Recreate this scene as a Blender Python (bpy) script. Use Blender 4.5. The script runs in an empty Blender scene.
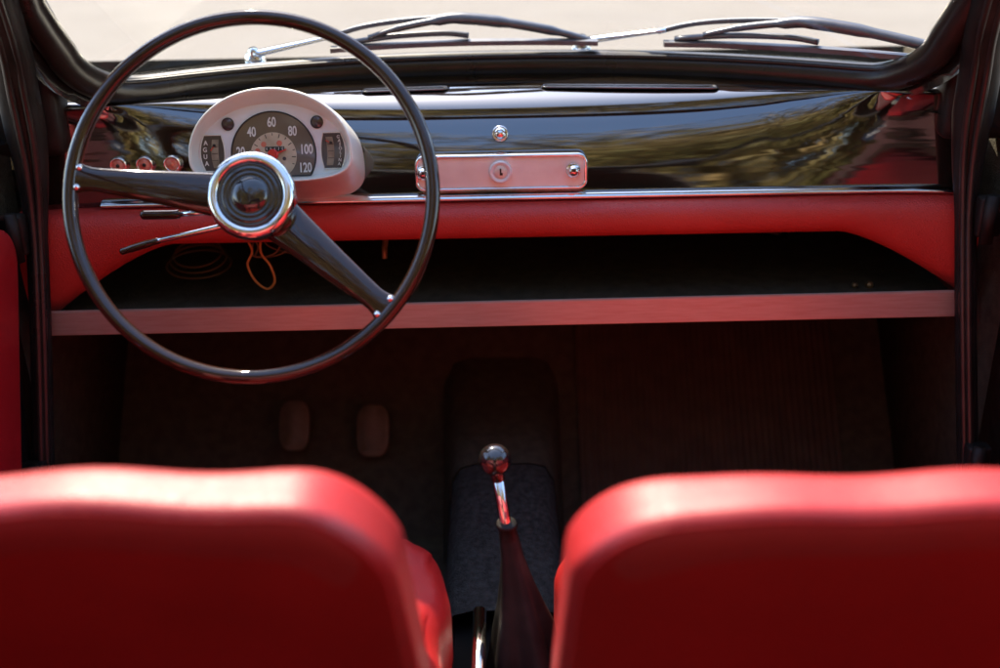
import bpy, bmesh, math, random
from mathutils import Vector, Matrix
random.seed(7)
sc = bpy.context.scene
COL = sc.collection
R = math.radians
# ------------------------------------------------------------------ camera, sky, sun, exposure
cd = bpy.data.cameras.new("camera"); cam = bpy.data.objects.new("camera", cd); COL.objects.link(cam)
pit, rol = R(24), R(1.1)
Fw = Vector((0, math.cos(pit), -math.sin(pit))); U0 = Vector((0, math.sin(pit), math.cos(pit))); R0 = Vector((1, 0, 0))
Rt = R0*math.cos(rol) - U0*math.sin(rol); Up = U0*math.cos(rol) + R0*math.sin(rol)
m = Matrix((Rt, Up, -Fw)).transposed().to_4x4(); m.translation = (0, 0, 1.22)
cam.matrix_world = m
cd.sensor_width = 36; cd.lens = 39.24; cd.clip_start = .02; cd.clip_end = 2000
cd.dof.use_dof = True; cd.dof.focus_distance = 1.30; cd.dof.aperture_fstop = 2.3; cd.dof.aperture_blades = 0
sc.camera = cam
SUN_EL, SUN_AZ = R(50), R(-18)          # azimuth from +Y (ahead of the car), negative = to the left
w = bpy.data.worlds.new("World"); sc.world = w; w.use_nodes = True
sky = w.node_tree.nodes.new('ShaderNodeTexSky'); sky.sky_type = 'NISHITA'; sky.sun_disc = False
sky.sun_elevation = SUN_EL; sky.sun_rotation = SUN_AZ; sky.dust_density = .7; sky.air_density = .9
bg = w.node_tree.nodes['Background']; bg.inputs['Strength'].default_value = .15
w.node_tree.links.new(sky.outputs[0], bg.inputs[0])
sl = bpy.data.lights.new("sun", 'SUN'); sl.energy = 2.7; sl.angle = R(.5); sl.color = (1, .89, .70)
so = bpy.data.objects.new("sun", sl); COL.objects.link(so)
sd = Vector((math.sin(SUN_AZ)*math.cos(SUN_EL), math.cos(SUN_AZ)*math.cos(SUN_EL), math.sin(SUN_EL)))
so.rotation_euler = sd.to_track_quat('Z', 'Y').to_euler(); so.location = (-3, 8, 9)
sc.view_settings.view_transform = 'Standard'; sc.view_settings.look = 'None'
sc.view_settings.exposure = 2.2; sc.view_settings.gamma = 1

# ------------------------------------------------------------------ materials
def mat(name, col, rough=.5, metal=0, coat=0, spec=.5, noise=None, bump=None, rvar=0, sheen=0, ior=None):
    """noise=(scale, col2, stretch)  bump=(kind, scale, dist, stretch)"""
    m = bpy.data.materials.new(name); m.use_nodes = True; nt = m.node_tree; N = nt.nodes; L = nt.links
    b = N['Principled BSDF']
    b.inputs['Base Color'].default_value = (*col, 1); b.inputs['Roughness'].default_value = rough
    b.inputs['Metallic'].default_value = metal; b.inputs['Coat Weight'].default_value = coat
    b.inputs['Coat Roughness'].default_value = .04; b.inputs['Specular IOR Level'].default_value = spec
    b.inputs['Sheen Weight'].default_value = sheen
    if ior: b.inputs['IOR'].default_value = ior
    tc = N.new('ShaderNodeTexCoord')
    def mapped(st):
        mp = N.new('ShaderNodeMapping'); mp.inputs['Scale'].default_value = st; L.new(tc.outputs['Object'], mp.inputs[0]); return mp.outputs[0]
    if noise:
        n = N.new('ShaderNodeTexNoise'); n.inputs['Scale'].default_value = noise[0]; n.inputs['Detail'].default_value = 5
        L.new(mapped(noise[2] if len(noise) > 2 else (1, 1, 1)), n.inputs[0])
        r = N.new('ShaderNodeValToRGB'); r.color_ramp.elements[0].position = .35; r.color_ramp.elements[1].position = .68
        r.color_ramp.elements[0].color = (*col, 1); r.color_ramp.elements[1].color = (*noise[1], 1)
        L.new(n.outputs[0], r.inputs[0]); L.new(r.outputs[0], b.inputs['Base Color'])
    if rvar:
        n2 = N.new('ShaderNodeTexNoise'); n2.inputs['Scale'].default_value = 14; n2.inputs['Detail'].default_value = 6
        L.new(tc.outputs['Object'], n2.inputs[0])
        mr = N.new('ShaderNodeMapRange'); mr.inputs['To Min'].default_value = max(0, rough-rvar); mr.inputs['To Max'].default_value = rough+rvar
        L.new(n2.outputs[0], mr.inputs[0]); L.new(mr.outputs[0], b.inputs['Roughness'])
    if bump:
        kind, scale, dist, st = bump
        if kind == 'voronoi': t = N.new('ShaderNodeTexVoronoi'); t.feature = 'DISTANCE_TO_EDGE'; o = t.outputs['Distance']
        else: t = N.new('ShaderNodeTexNoise'); t.inputs['Detail'].default_value = 4; o = t.outputs[0]
        t.inputs['Scale'].default_value = scale; L.new(mapped(st), t.inputs[0])
        bp = N.new('ShaderNodeBump'); bp.inputs['Distance'].default_value = dist; bp.inputs['Strength'].default_value = 1
        L.new(o, bp.inputs['Height']); L.new(bp.outputs[0], b.inputs['Normal'])
        if coat: L.new(bp.outputs[0], b.inputs['Coat Normal'])
    return m
I3 = (1, 1, 1)
M = {}
M['leather'] = mat('red_leather', (.42, .012, .010), .46, coat=.26, spec=.45, noise=(9, (.35, .009, .008)), bump=('voronoi', 420, .0005, I3), rvar=.05)
M['leather'].node_tree.nodes['Principled BSDF'].inputs['Coat Roughness'].default_value = .42
M['backshade'] = mat('shaded_seat_back_red', (.42, .011, .010), .5, spec=.2, noise=(9, (.36, .009, .008)), bump=('voronoi', 420, .0004, I3))  # duller, coatless copy of the seat red; stands in for shade on seat backs
M['rear'] = mat('darkened_rear_upholstery', (.10, .006, .008), .5, noise=(9, (.08, .005, .007)), bump=('voronoi', 420, .0005, I3))  # unseen bench, darkened to hold down red bounce onto the front seat backs
M['shaderoof'] = mat('dark_shade_roof_lining', (.06, .045, .035), .9, noise=(40, (.08, .06, .05)))
M['pad'] = mat('red_pad_vinyl', (.50, .042, .034), .40, spec=.5, noise=(7, (.44, .032, .026)), bump=('voronoi', 330, .0009, I3), rvar=.06)
M['card'] = mat('red_door_card', (.36, .006, .012), .5, noise=(7, (.30, .005, .010)), bump=('voronoi', 300, .0004, I3))
M['lacquer'] = mat('black_lacquer', (.010, .007, .005), .05, coat=1, spec=.8, bump=('noise', 5, .0009, (.10, 2.6, 2.6)), ior=1.85)
M['body'] = mat('black_body_paint', (.010, .008, .008), .14, coat=.8, spec=.5, bump=('noise', 6, .001, I3), rvar=.06)
M['trim'] = mat('satin_black_trim', (.009, .008, .007), .5, spec=.2, noise=(30, (.022, .017, .015)), rvar=.08)
M['rubber'] = mat('black_rubber', (.015, .012, .010), .30, noise=(30, (.024, .019, .016)), rvar=.1)
M['plastic'] = mat('brown_black_bakelite', (.026, .013, .007), .06, coat=.5, spec=.4, rvar=.03)
M['carpet'] = mat('dark_carpet', (.058, .050, .036), .95, spec=.1, noise=(60, (.085, .072, .052)), bump=('noise', 380, .003, I3))
M['greycarpet'] = mat('grey_carpet', (.030, .027, .024), .95, spec=.1, noise=(120, (.058, .053, .048)), bump=('noise', 420, .003, I3))
M['mat'] = mat('ribbed_rubber_mat', (.055, .037, .026), .75, spec=.2, noise=(30, (.075, .05, .035)))
M['chrome'] = mat('chrome', (.84, .83, .82), .10, metal=1, noise=(22, (.78, .76, .74)), rvar=.05)
M['alu'] = mat('brushed_aluminium', (.50, .42, .36), .36, metal=.4, noise=(30, (.45, .34, .28), (1, 12, 12)), rvar=.05)
M['plate'] = mat('worn_plate_metal', (.84, .80, .76), .33, metal=.1, noise=(26, (.72, .66, .62)), rvar=.08)
M['cluster'] = mat('silver_cluster_paint', (.80, .78, .70), .36, metal=.15, noise=(40, (.75, .73, .66)), rvar=.05)
M['face'] = mat('pale_face_paint', (.80, .85, .88), .35, coat=.5, noise=(40, (.76, .81, .84)), rvar=.05)
M['dial'] = mat('dial_dark_glass', (.13, .10, .072), .13, noise=(18, (.18, .14, .10)), coat=.8)
M['cream'] = mat('cream_dial', (.62, .52, .38), .4, noise=(60, (.44, .36, .25)))
M['gauge'] = mat('gauge_dark', (.075, .062, .060), .25, noise=(60, (.075, .06, .055)), coat=.5)
M['gaugecream'] = mat('gauge_scale', (.34, .29, .21), .4, noise=(60, (.15, .13, .09)))
M['white'] = mat('white_print', (.80, .79, .75), .5, noise=(60, (.7, .69, .65)))
M['ink'] = mat('black_print', (.012, .012, .014), .5, noise=(60, (.02, .02, .02)))
M['red'] = mat('red_needle', (.72, .035, .02), .4, noise=(60, (.62, .03, .02)))
M['palered'] = mat('faded_red_print', (.68, .17, .11), .5, noise=(60, (.6, .2, .12)))
M['amber'] = mat('red_knob_lens', (.55, .10, .07), .2, noise=(120, (.65, .35, .28)), coat=.6)
M['lampglass'] = mat('dark_lamp_lens', (.05, .035, .04), .12, coat=1, noise=(60, (.07, .04, .045)))
M['caps'] = mat('hub_cap_glass', (.014, .012, .011), .06, coat=1, noise=(40, (.02, .016, .013)))
M['wireo'] = mat('orange_wire', (.55, .22, .04), .5, noise=(60, (.45, .17, .03)))
M['wireb'] = mat('brown_wire', (.16, .09, .03), .5, noise=(60, (.12, .06, .02)))
M['tan'] = mat('tan_pedal_metal', (.35, .20, .09), .35, metal=.6, noise=(60, (.25, .14, .06)))
M['wiper'] = mat('grey_wiper_metal', (.09, .095, .11), .35, metal=.5, noise=(60, (.12, .12, .13)), rvar=.08)
M['sand'] = mat('pale_sandy_ground', (.255, .232, .205), .95, spec=.1, noise=(1.3, (.232, .209, .184)), bump=('noise', 40, .02, I3))
M['grass'] = mat('dry_grass', (.10, .11, .03), .95, spec=.1, noise=(2.5, (.24, .17, .06)), bump=('noise', 30, .05, I3))
M['leaf'] = mat('leaf_green', (.20, .18, .05), .6, noise=(1.2, (.36, .23, .08)))
M['bark'] = mat('bark', (.12, .08, .05), .9, noise=(9, (.2, .14, .09)), bump=('noise', 12, .03, (1, 1, .2)))
M['brick'] = mat('terracotta_wall', (.42, .17, .09), .85, noise=(3, (.34, .13, .07)), bump=('noise', 30, .01, I3))
def glass(name, tint):
    m = bpy.data.materials.new(name); m.use_nodes = True; nt = m.node_tree; N = nt.nodes; L = nt.links
    for n in list(N): N.remove(n)
    o = N.new('ShaderNodeOutputMaterial'); tr = N.new('ShaderNodeBsdfTransparent'); tr.inputs[0].default_value = (*tint, 1)
    g = N.new('ShaderNodeBsdfGlossy'); g.inputs['Roughness'].default_value = .02
    f = N.new('ShaderNodeFresnel'); f.inputs[0].default_value = 1.35; mx = N.new('ShaderNodeMixShader')
    L.new(f.outputs[0], mx.inputs[0]); L.new(tr.outputs[0], mx.inputs[1]); L.new(g.outputs[0], mx.inputs[2]); L.new(mx.outputs[0], o.inputs[0])
    return m
M['glass'] = glass('windscreen_glass', (.95, .94, .92))

# ------------------------------------------------------------------ mesh helpers
def obj(name, bm, m, parent=None, smooth=True, angle=None):
    bmesh.ops.recalc_face_normals(bm, faces=bm.faces)
    me = bpy.data.meshes.new(name); bm.to_mesh(me); bm.free()
    if smooth:
        for p in me.polygons: p.use_smooth = True
        if angle is not None:
            me.set_sharp_from_angle(angle=R(angle))
    for mm in (m if isinstance(m, (list, tuple)) else [m]): me.materials.append(M[mm] if isinstance(mm, str) else mm)
    o = bpy.data.objects.new(name, me); COL.objects.link(o)
    if parent:
        o.parent = parent; bpy.context.view_layer.update(); o.matrix_parent_inverse = Matrix.Identity(4)
        q = parent; off = Vector((0, 0, 0))
        while q: off += q.location; q = q.parent
        o.location = -off                     # meshes are written in world metres; parents carry only a location
    return o
def tag(o, label=None, cat=None, group=None, kind=None):
    if label: o['label'] = label
    if cat: o['category'] = cat
    if group: o['group'] = group
    if kind: o['kind'] = kind
    return o
def thing(name, loc, label, cat, group=None):
    o = bpy.data.objects.new(name, None); COL.objects.link(o); o.location = loc; o.empty_display_size = .05
    return tag(o, label, cat, group)
def grid(bm, rows, closed_u=False, closed_v=False):
    V = [[bm.verts.new(p) for p in r] for r in rows]
    nr, nc = len(V), len(V[0])
    for i in range(nr if closed_v else nr-1):
        for j in range(nc if closed_u else nc-1):
            a, b, c, d = V[i][j], V[i][(j+1) % nc], V[(i+1) % nr][(j+1) % nc], V[(i+1) % nr][j]
            if len({a, b, c, d}) == 4: bm.faces.new((a, b, c, d))
    return V
def cap(bm, ring): bm.faces.new(ring)
def box(bm, c, s, bev=0, rot=None):
    r = bmesh.ops.create_cube(bm, size=1); vs = r['verts']
    for v in vs:
        p = Vector((v.co.x*s[0], v.co.y*s[1], v.co.z*s[2]))
        if rot: p = rot @ p
        v.co = p + Vector(c)
    if bev:
        es = list({e for v in vs for e in v.link_edges})
        bmesh.ops.bevel(bm, geom=es, offset=bev, segments=3, affect='EDGES', profile=.5)
def rbox(bm, c, s, r, n=14, deform=None, sq=None):
    """box with rounded edges, optional deform(local point)->local point"""
    h = Vector(s)/2; rr = Vector((min(r[0], h.x), min(r[1], h.y), min(r[2], h.z))) if not isinstance(r, (int, float)) else Vector((r, r, r))
    t = bmesh.new(); bmesh.ops.create_cube(t, size=2); bmesh.ops.subdivide_edges(t, edges=t.edges[:], cuts=n, use_grid_fill=True)
    idx = {}
    for v in t.verts:
        q = []
        for k in range(3):
            # concentrate samples near the edges
            x = v.co[k]; x = math.sin(x*math.pi/2)*.55 + x*.45 if abs(x) < .9999 else x
            q.append(x*h[k])
        inner = Vector([max(-(h[k]-rr[k]), min(h[k]-rr[k], q[k])) for k in range(3)])
        d = Vector([(q[k]-inner[k])/rr[k] for k in range(3)])
        if d.length > 1e-9:
            if sq: mm_ = math.hypot(d.x, d.z); d /= (mm_**sq+abs(d.y)**sq)**(1/sq)
            else: d.normalize()
        p = inner + Vector([d[k]*rr[k] for k in range(3)])
        if deform: p = deform(p)
        idx[v] = bm.verts.new(p + Vector(c))
    for f in t.faces: bm.faces.new([idx[v] for v in f.verts])
    t.free()
def frames(pts, closed=False):
    n = len(pts); T = []
    for i in range(n):
        a = pts[i-1] if (i > 0 or closed) else pts[i]; b = pts[(i+1) % n] if (i < n-1 or closed) else pts[i]
        T.append((b-a).normalized())
    up = Vector((0, 0, 1)) if abs(T[0].z) < .9 else Vector((0, 1, 0))
    N = [(up - T[0]*up.dot(T[0])).normalized()]
    for i in range(1, n): v = N[-1] - T[i]*N[-1].dot(T[i]); N.append(v.normalized())
    return T, N
def tube(bm, pts, r, n=12, closed=False, flat=1.0, ends=True):
    pts = [Vector(p) for p in pts]; T, N = frames(pts, closed); rows = []
    for i, p in enumerate(pts):
        rad = r[i] if isinstance(r, (list, tuple)) else r; B = T[i].cross(N[i])
        rows.append([p + (N[i]*math.cos(a)*flat + B*math.sin(a))*rad for a in [2*math.pi*k/n for k in range(n)]])
    V = grid(bm, rows, closed_u=True, closed_v=closed)
    if not closed and ends: bm.faces.new(V[0][::-1]); bm.faces.new(V[-1])
def smooth_path(P, k=8, closed=False):
    P = [Vector(p) for p in P]; n = len(P); out = []
    for i in range(n if closed else n-1):
        p0 = P[i-1] if (i > 0 or closed) else P[i]; p1 = P[i]; p2 = P[(i+1) % n]; p3 = P[(i+2) % n] if (i+2 < n or closed) else P[(i+1) % n]
        for j in range(k):
            t = j/k
            out.append(.5*((2*p1) + (p2-p0)*t + (2*p0-5*p1+4*p2-p3)*t*t + (-p0+3*p1-3*p2+p3)*t**3))
    if not closed: out.append(P[-1])
    return out
def lathe(bm, o, axis, prof, n=40, closed=False):
    """prof: (radius, height along axis)"""
    o = Vector(o); ax = Vector(axis).normalized(); u = ax.orthogonal().normalized(); v = ax.cross(u)
    rows = []
    for (r, h) in prof:
        rows.append([o + ax*h + (u*math.cos(a)+v*math.sin(a))*max(r, 1e-5) for a in [2*math.pi*k/n for k in range(n)]])
    grid(bm, rows, closed_u=True, closed_v=closed)
def mesh_text(s, size, m, place, name, parent, xscale=1.0, bold=0):
    cu = bpy.data.curves.new(name, 'FONT'); cu.body = s; cu.size = size; cu.align_x = 'CENTER'; cu.align_y = 'CENTER'; cu.offset = bold; cu.extrude = .00015
    o = bpy.data.objects.new(name, cu); COL.objects.link(o); bpy.context.view_layer.update()
    me = bpy.data.meshes.new_from_object(o); bpy.data.objects.remove(o); bm = bmesh.new(); bm.from_mesh(me); bpy.data.meshes.remove(me)
    for v in bm.verts: v.co = place(v.co.x*xscale, v.co.y, v.co.z)
    return bm
def join(bms):
    out = bmesh.new()
    for b in bms:
        me = bpy.data.meshes.new('tmp'); b.to_mesh(me); b.free(); out.from_mesh(me); bpy.data.meshes.remove(me)
    return out
# ------------------------------------------------------------------ ground and far surroundings
bm = bmesh.new(); box(bm, (0, 0, -.1), (700, 700, .2)); g = obj('ground', bm, 'sand', smooth=False); tag(g, kind='structure')
bm = bmesh.new(); box(bm, (0, -17, .01), (90, 24, .028)); g = obj('lawn', bm, 'grass', smooth=False); tag(g, kind='structure')

# ------------------------------------------------------------------ car body
def Yb(x): return 1.52 - .175*(min(abs(x), .62)/.51)**2.2
def scr(x, z, out=0): return Vector((x, Yb(x) - .62*(z-.965) + out, z))
car = thing('car', (0, .9, 0), 'small old black open-topped car that surrounds the cabin, with windscreen, pillars, doors and bonnet', 'car')
def loop(off=0, yoff=0):
    """windscreen opening grown by off"""
    pts = []; zb, zt = .965-off, 1.29+off; hb, ht = .494+off, .472+off; r = .050+off*.8
    def half(z): return hb + .018*min(1, max(0, (z-.96)/.1)) - max(0, (z-1.08))*.12
    seq = []
    n = 20
    for i in range(n+1): seq.append((-half(zb)+r+(2*half(zb)-2*r)*i/n, zb))
    for i in range(1, 9): a = -math.pi/2 + math.pi/2*i/9; seq.append((half(zb+r)-r+r*math.cos(a), zb+r+r*math.sin(a)))
    for i in range(9): z = zb+r+(zt-zb-2*r)*i/8; seq.append((half(z), z))
    for i in range(1, 9): a = math.pi/2*i/9; seq.append((half(zt-r)-r+r*math.cos(a), zt-r+r*math.sin(a)))
    for i in range(n+1): seq.append((half(zt)-r-(2*half(zt)-2*r)*i/n, zt))
    for i in range(1, 9): a = math.pi/2+math.pi/2*i/9; seq.append((-half(zt-r)+r+r*math.cos(a), zt-r+r*math.sin(a)))
    for i in range(9): z = zt-r-(zt-zb-2*r)*i/8; seq.append((-half(z), z))
    for i in range(1, 9): a = math.pi+math.pi/2*i/9; seq.append((-half(zb+r)+r+r*math.cos(a), zb+r+r*math.sin(a)))
    return [scr(x+.008, z, yoff) for x, z in seq]
bm = bmesh.new(); tube(bm, loop(.017, -.004), .019, 14, closed=True); o = obj('windscreen_seal', bm, 'rubber', car)
bm = bmesh.new(); tube(bm, loop(.004, -.012), .0032, 8, closed=True); obj('seal_bead', bm, 'rubber', o)
bm = bmesh.new(); tube(bm, loop(.012, .018), .006, 8, closed=True); obj('chrome_bead', bm, 'chrome', o)
# frame band outside the seal
bm = bmesh.new()
A = loop(.030, -.004); B = loop(.044, -.022); C_ = loop(.048, .0); D = loop(.03, .03)
grid(bm, [A, B, C_, D], closed_u=True, closed_v=True); obj('windscreen_frame', bm, 'body', car, angle=40)
# windscreen glass, thin curved pane
bm = bmesh.new(); rows = []
for j in range(13):
    z = .955+(1.30-.955)*j/12; rows.append([scr(-.53+1.06*i/24, z, 0) for i in range(25)])
rows2 = [[p+Vector((0, .005, 0)) for p in r] for r in rows]
ra = grid(bm, rows)
obj('windscreen', bm, 'glass', car)
# cowl, bonnet, wings as one pressed shell outside the screen
bm = bmesh.new(); rows = []
for j, (y, z, hw) in enumerate([(-1, .935, .60), (1.62, .940, .66), (1.74, .928, .67), (1.84, .905, .68), (2.05, .84, .68), (2.3, .74, .66), (2.42, .58, .62), (2.45, .35, .6)]):
    r = []
    for i in range(33):
        x = -hw + 2*hw*i/32
        yy = (Yb(x)+.012) if y < 0 else y
        u = abs(x)/hw; zz = z - .03*u**3 - (.05*math.exp(-((u-.0)/.25)**2) if 0 else 0)
        r.append((x, max(yy, Yb(x)+.012), zz))
    rows.append(r)
grid(bm, rows); obj('bonnet', bm, 'body', car)
for s in (-1, 1.015):
    bm = bmesh.new(); rows = []
    for y in [1.18, 1.3, 1.5, 1.8, 2.1, 2.4]:
        k = max(0, (y-1.2)/1.2)
        rows.append([(s*(.61+.06*min(1, k*2)), y, .90-.22*k), (s*(.70), y, .85-.2*k), (s*.72, y, .6), (s*.70, y, .3)])
    grid(bm, rows); obj('front_wing', bm, 'body', car)
    # pillar beside the screen, running from sill to roof
    bm = bmesh.new()
    P = [(.592, 1.10, .18), (.588, 1.19, .45), (.575, 1.262, .7), (.568, 1.300, .86), (.561, 1.290, .97), (.541, 1.236, 1.06), (.515, 1.10, 1.29)]
    pts = smooth_path([(s*a, b, c) for a, b, c in P], 6)
    pr = [.013+.011*min(1, max(0, (p.z-.80)/.12)) for p in pts]; tube(bm, pts, pr, 16, flat=.95); pil = obj('pillar', bm, 'trim', car)
    bm = bmesh.new(); tube(bm, [(p.x-s*pr[i]*.6, p.y-pr[i]*.8, p.z) for i, p in enumerate(pts)], .0045, 10); obj('door_seal', bm, 'rubber', pil)
    bm = bmesh.new(); tube(bm, [(p.x-s*.002, p.y-pr[i]-.001, p.z) for i, p in enumerate(pts)], .0045, 10); obj('door_seal', bm, 'rubber', pil)
    for (zc, yc) in ((.80, 1.265), (.50, 1.185)):
        bm = bmesh.new(); tube(bm, [(s*.585, yc-.01, zc-.03), (s*.585, yc-.01, zc+.03)], .008, 12); box(bm, (s*.59, yc+.005, zc), (.03, .02, .05), .004); obj('hinge', bm, 'trim', pil)
    bm = bmesh.new(); rbox(bm, (s*.580+.004, 1.345, .945), (.090, .05, .13), .015, 6); obj('corner_gusset', bm, 'trim', car)
    # kick panel / inner side wall under the dashboard
    bm = bmesh.new(); box(bm, (s*.632, 1.48, .56), (.02, .46, .74)); obj('kick_panel', bm, 'carpet', car)
    bm = bmesh.new(); box(bm, (s*.655, .45, .24), (.06, 1.7, .12), .01); obj('sill', bm, 'body', car)
    bm = bmesh.new(); rbox(bm, (s*.66, -.45, .60), (.06, 1.3, .62), .03, 6); obj('rear_side_panel', bm, 'body', car)
bm = bmesh.new(); box(bm, (0, .6, .205), (1.30, 2.1, .03)); obj('floor', bm, 'carpet', car, smooth=False)
bm = bmesh.new(); rows = [[(x, 1.45, .223), (x, 1.70, .52), (x, 1.72, .93)] for x in (-.64, -.3, 0, .3, .64)]
grid(bm, rows); bf = obj('bulkhead', bm, 'carpet', car, smooth=False)
bm = bmesh.new(); rows = []
for y, hw, z in [(1.06, .068, .385), (1.36, .066, .408)]:
    rows.append([(-hw*1.35, y, .22), (-hw*1.12, y, z-.03), (-hw*.92, y, z-.006), (-hw*.6, y, z), (hw*.6, y, z), (hw*.92, y, z-.006), (hw*1.12, y, z-.03), (hw*1.35, y, .22)])
rows0, rows = rows, []
for y, hw, z in [(1.362, .067, .409), (1.5, .075, .42), (1.7, .09, .46)]:
    rows.append([(-hw*1.35, y, .22), (-hw*1.12, y, z-.03), (-hw*.92, y, z-.006), (-hw*.6, y, z), (hw*.6, y, z), (hw*.92, y, z-.006), (hw*1.12, y, z-.03), (hw*1.35, y, .22)])
rr = []
for i in range(len(rows)-1):
    for k in range(6): rr.append([Vector(a).lerp(Vector(b), k/6) for a, b in zip(rows[i], rows[i+1])])
rr.append([Vector(a) for a in rows[-1]]); grid(bm, rr); obj('tunnel_cover', bm, 'carpet', car)
bm = bmesh.new(); rr = []
for i in range(len(rows0)-1):
    for k in range(6): rr.append([Vector(a).lerp(Vector(b), k/6) for a, b in zip(rows0[i], rows0[i+1])])
rr.append([Vector(a) for a in rows0[-1]]); grid(bm, rr); obj('tunnel_carpet', bm, 'greycarpet', car)
bm = bmesh.new(); rows = [[(-hw, y, .22), (-hw*.95, y, .34), (-hw*.8, y, .356), (hw*.8, y, .356), (hw*.95, y, .34), (hw, y, .22)] for y, hw in ((.05, .085), (.6, .08), (1.09, .075))]
V_ = grid(bm, rows); bm.faces.new(V_[-1]); obj('tunnel', bm, 'trim', car)
# rear shell and folded roof
bm = bmesh.new(); rbox(bm, (0, -1.25, .72), (1.30, .75, .50), .12, 8); obj('rear_deck', bm, 'body', car)
# added unseen rear roof with window; shades the front seat backs from rear sky
def hoop(y, hw, zt, zb, inset=0):
    pts = []
    for i in range(41):
        a = math.pi*i/40; c, s = math.cos(a), math.sin(a); k = (abs(c)**3+abs(s)**3)**(-1/3)
        pts.append((c*k*hw*(1 if s > .02 else 1), y, zb+(zt-zb)*s*k))
    return pts
bm = bmesh.new(); grid(bm, [hoop(-.34, .56, 1.335, .86), hoop(-.345, .575, 1.35, .86), hoop(-.6, .60, 1.345, .86), hoop(-.85, .60, 1.30, .86), hoop(-.95, .50, 1.20, .90), hoop(-.94, .48, 1.18, .92), hoop(-.83, .575, 1.275, .86), hoop(-.6, .58, 1.325, .86), hoop(-.34, .56, 1.335, .86)]); obj('rear_shade_roof', bm, 'shaderoof', car)
bm = bmesh.new(); bm.faces.new([bm.verts.new(p) for p in hoop(-.945, .49, 1.19, .91)]); obj('rear_window', bm, 'glass', car, smooth=False)
for s in (-1, 1):
    bm = bmesh.new(); tube(bm, smooth_path([(s*.535, 1.06, 1.325), (s*.555, .8, 1.345), (s*.57, .3, 1.355), (s*.57, -.34, 1.345)]), .018, 12); obj('roof_rail', bm, 'body', car)
bm = bmesh.new(); rows = []
for j in range(9):
    a = math.pi*j/8; rows.append([(x, -.40-.09*math.cos(a)*1.1, 1.345+.06*math.sin(a)+.006*math.sin(x*30+j)) for x in [-.58+1.16*i/30 for i in range(31)]])
grid(bm, rows, closed_v=True); fr = obj('folded_roof', bm, 'rubber', car)

# ------------------------------------------------------------------ dashboard
dash = thing('dashboard', (0, 1.33, .66), 'glossy black dashboard with chrome strip, red padded roll and open parcel shelf', 'dashboard')
def bez(p, t): a = 1-t; return a**3*p[0]+3*a*a*t*p[1]+3*a*t*t*p[2]+t**3*p[3]
def dpt(x, t):
    q_ = Yb(x)-.028-1.335; Y0 = 1.335+(q_+math.sqrt(q_*q_+.0006))/2; Y3 = 1.338 - .012*max(0, (abs(x)-.46)/.14)**2
    z0 = .937
    kk = .022*(.5+.5*min(1, max(0, Y0-Y3)/.08)); ys = (Y0, Y0 + (Y3+kk-Y0)*.78, Y3+kk, Y3); zs = (z0, z0-.002, .918, .812)
    return Vector((x, bez(ys, t), bez(zs, t)))
def dn(x, t):
    a = dpt(x+.002, t)-dpt(x-.002, t); b = dpt(x, min(1, t+.01))-dpt(x, max(0, t-.01)); n = a.cross(b).normalized()
    return n if n.y < 0 else -n
def tz(x, z):
    lo, hi = 0, 1
    for _ in range(40):
        mid = (lo+hi)/2
        if dpt(x, mid).z > z: lo = mid
        else: hi = mid
    return lo
bm = bmesh.new(); rows = []
for i in range(97):
    x = -.605+1.21*i/96
    r = [dpt(x, k/40) for k in range(41)]
    r.append(r[-1]+Vector((0, .02, 0))); r.insert(0, r[0]+Vector((0, .03, .002))); rows.append(r)
grid(bm, rows); obj('panel', bm, 'lacquer', dash)
# demister slots: a raised lip around a dark slot
for (x0, x1) in ((-.165, -.070), (.070, .278)):
    ts = .30
    bm = bmesh.new()
    base = [];
    for k in range(40):
        a = 2*math.pi*k/40; cx = x0 if math.cos(a) < 0 else x1
        xx = cx + .009*math.cos(a); yy = .009*math.sin(a); t = tz(xx, .9335); p = dpt(xx, t); base.append(p + Vector((0, yy, .0008 - yy*.02)))
    tube(bm, base, .0014, 8, closed=True); sl_ = obj('demister_slot', bm, 'lacquer', dash)
    bm = bmesh.new(); bm.faces.new([bm.verts.new(p+Vector((0, 0, .0003))) for p in base]); obj('opening', bm, 'lacquer', sl_, smooth=False)
# chrome trim strip on the lower edge of the panel
bm = bmesh.new(); rows = []
for i in range(61):
    x = -.50+1.10*i/60; p = dpt(x, 1); zc = .8165
    rows.append([(x, p.y+.001, zc+.006), (x, p.y-.007, zc+.0052), (x, p.y-.0125, zc+.002), (x, p.y-.0135, zc), (x, p.y-.0125, zc-.002), (x, p.y-.008, zc-.0035), (x, p.y+.004, zc-.0035), (x, p.y+.004, zc+.005)])
grid(bm, rows, closed_u=True); obj('trim_strip', bm, 'chrome', dash)
# red padded roll, flared at both ends down to the shelf rail
bm = bmesh.new(); rows = []
def padbot(x):
    a = abs(x); base = .766
    x0, x1 = (.445, .560) if x < 0 else (.465, .590)
    if a <= x0-.03: return base
    u = (a-(x0-.03))/(x1-x0+.03)
    return base - .078*min(1.15, u)**1.35
for i in range(121):
    x = -.602+1.204*i/120; zb = padbot(x); zt = .812; h = zt-zb; r = []
    yb = dpt(x, 1).y
    for k in range(17):
        a = math.pi*k/16 ; b = .030*(math.sin(a)**.6)*(1+.0*h)
        zz = (zt+zb)/2 + (h/2)*math.cos(a)
        r.append((x, yb-.004-b-.010*(1-math.cos(a))/2*0, zz))
    r.append((x, yb+.03, zb+.006)); r.append((x, yb+.03, zt))
    rows.append(r)
grid(bm, rows, closed_u=True); pad = obj('padded_roll', bm, 'pad', dash)
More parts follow.
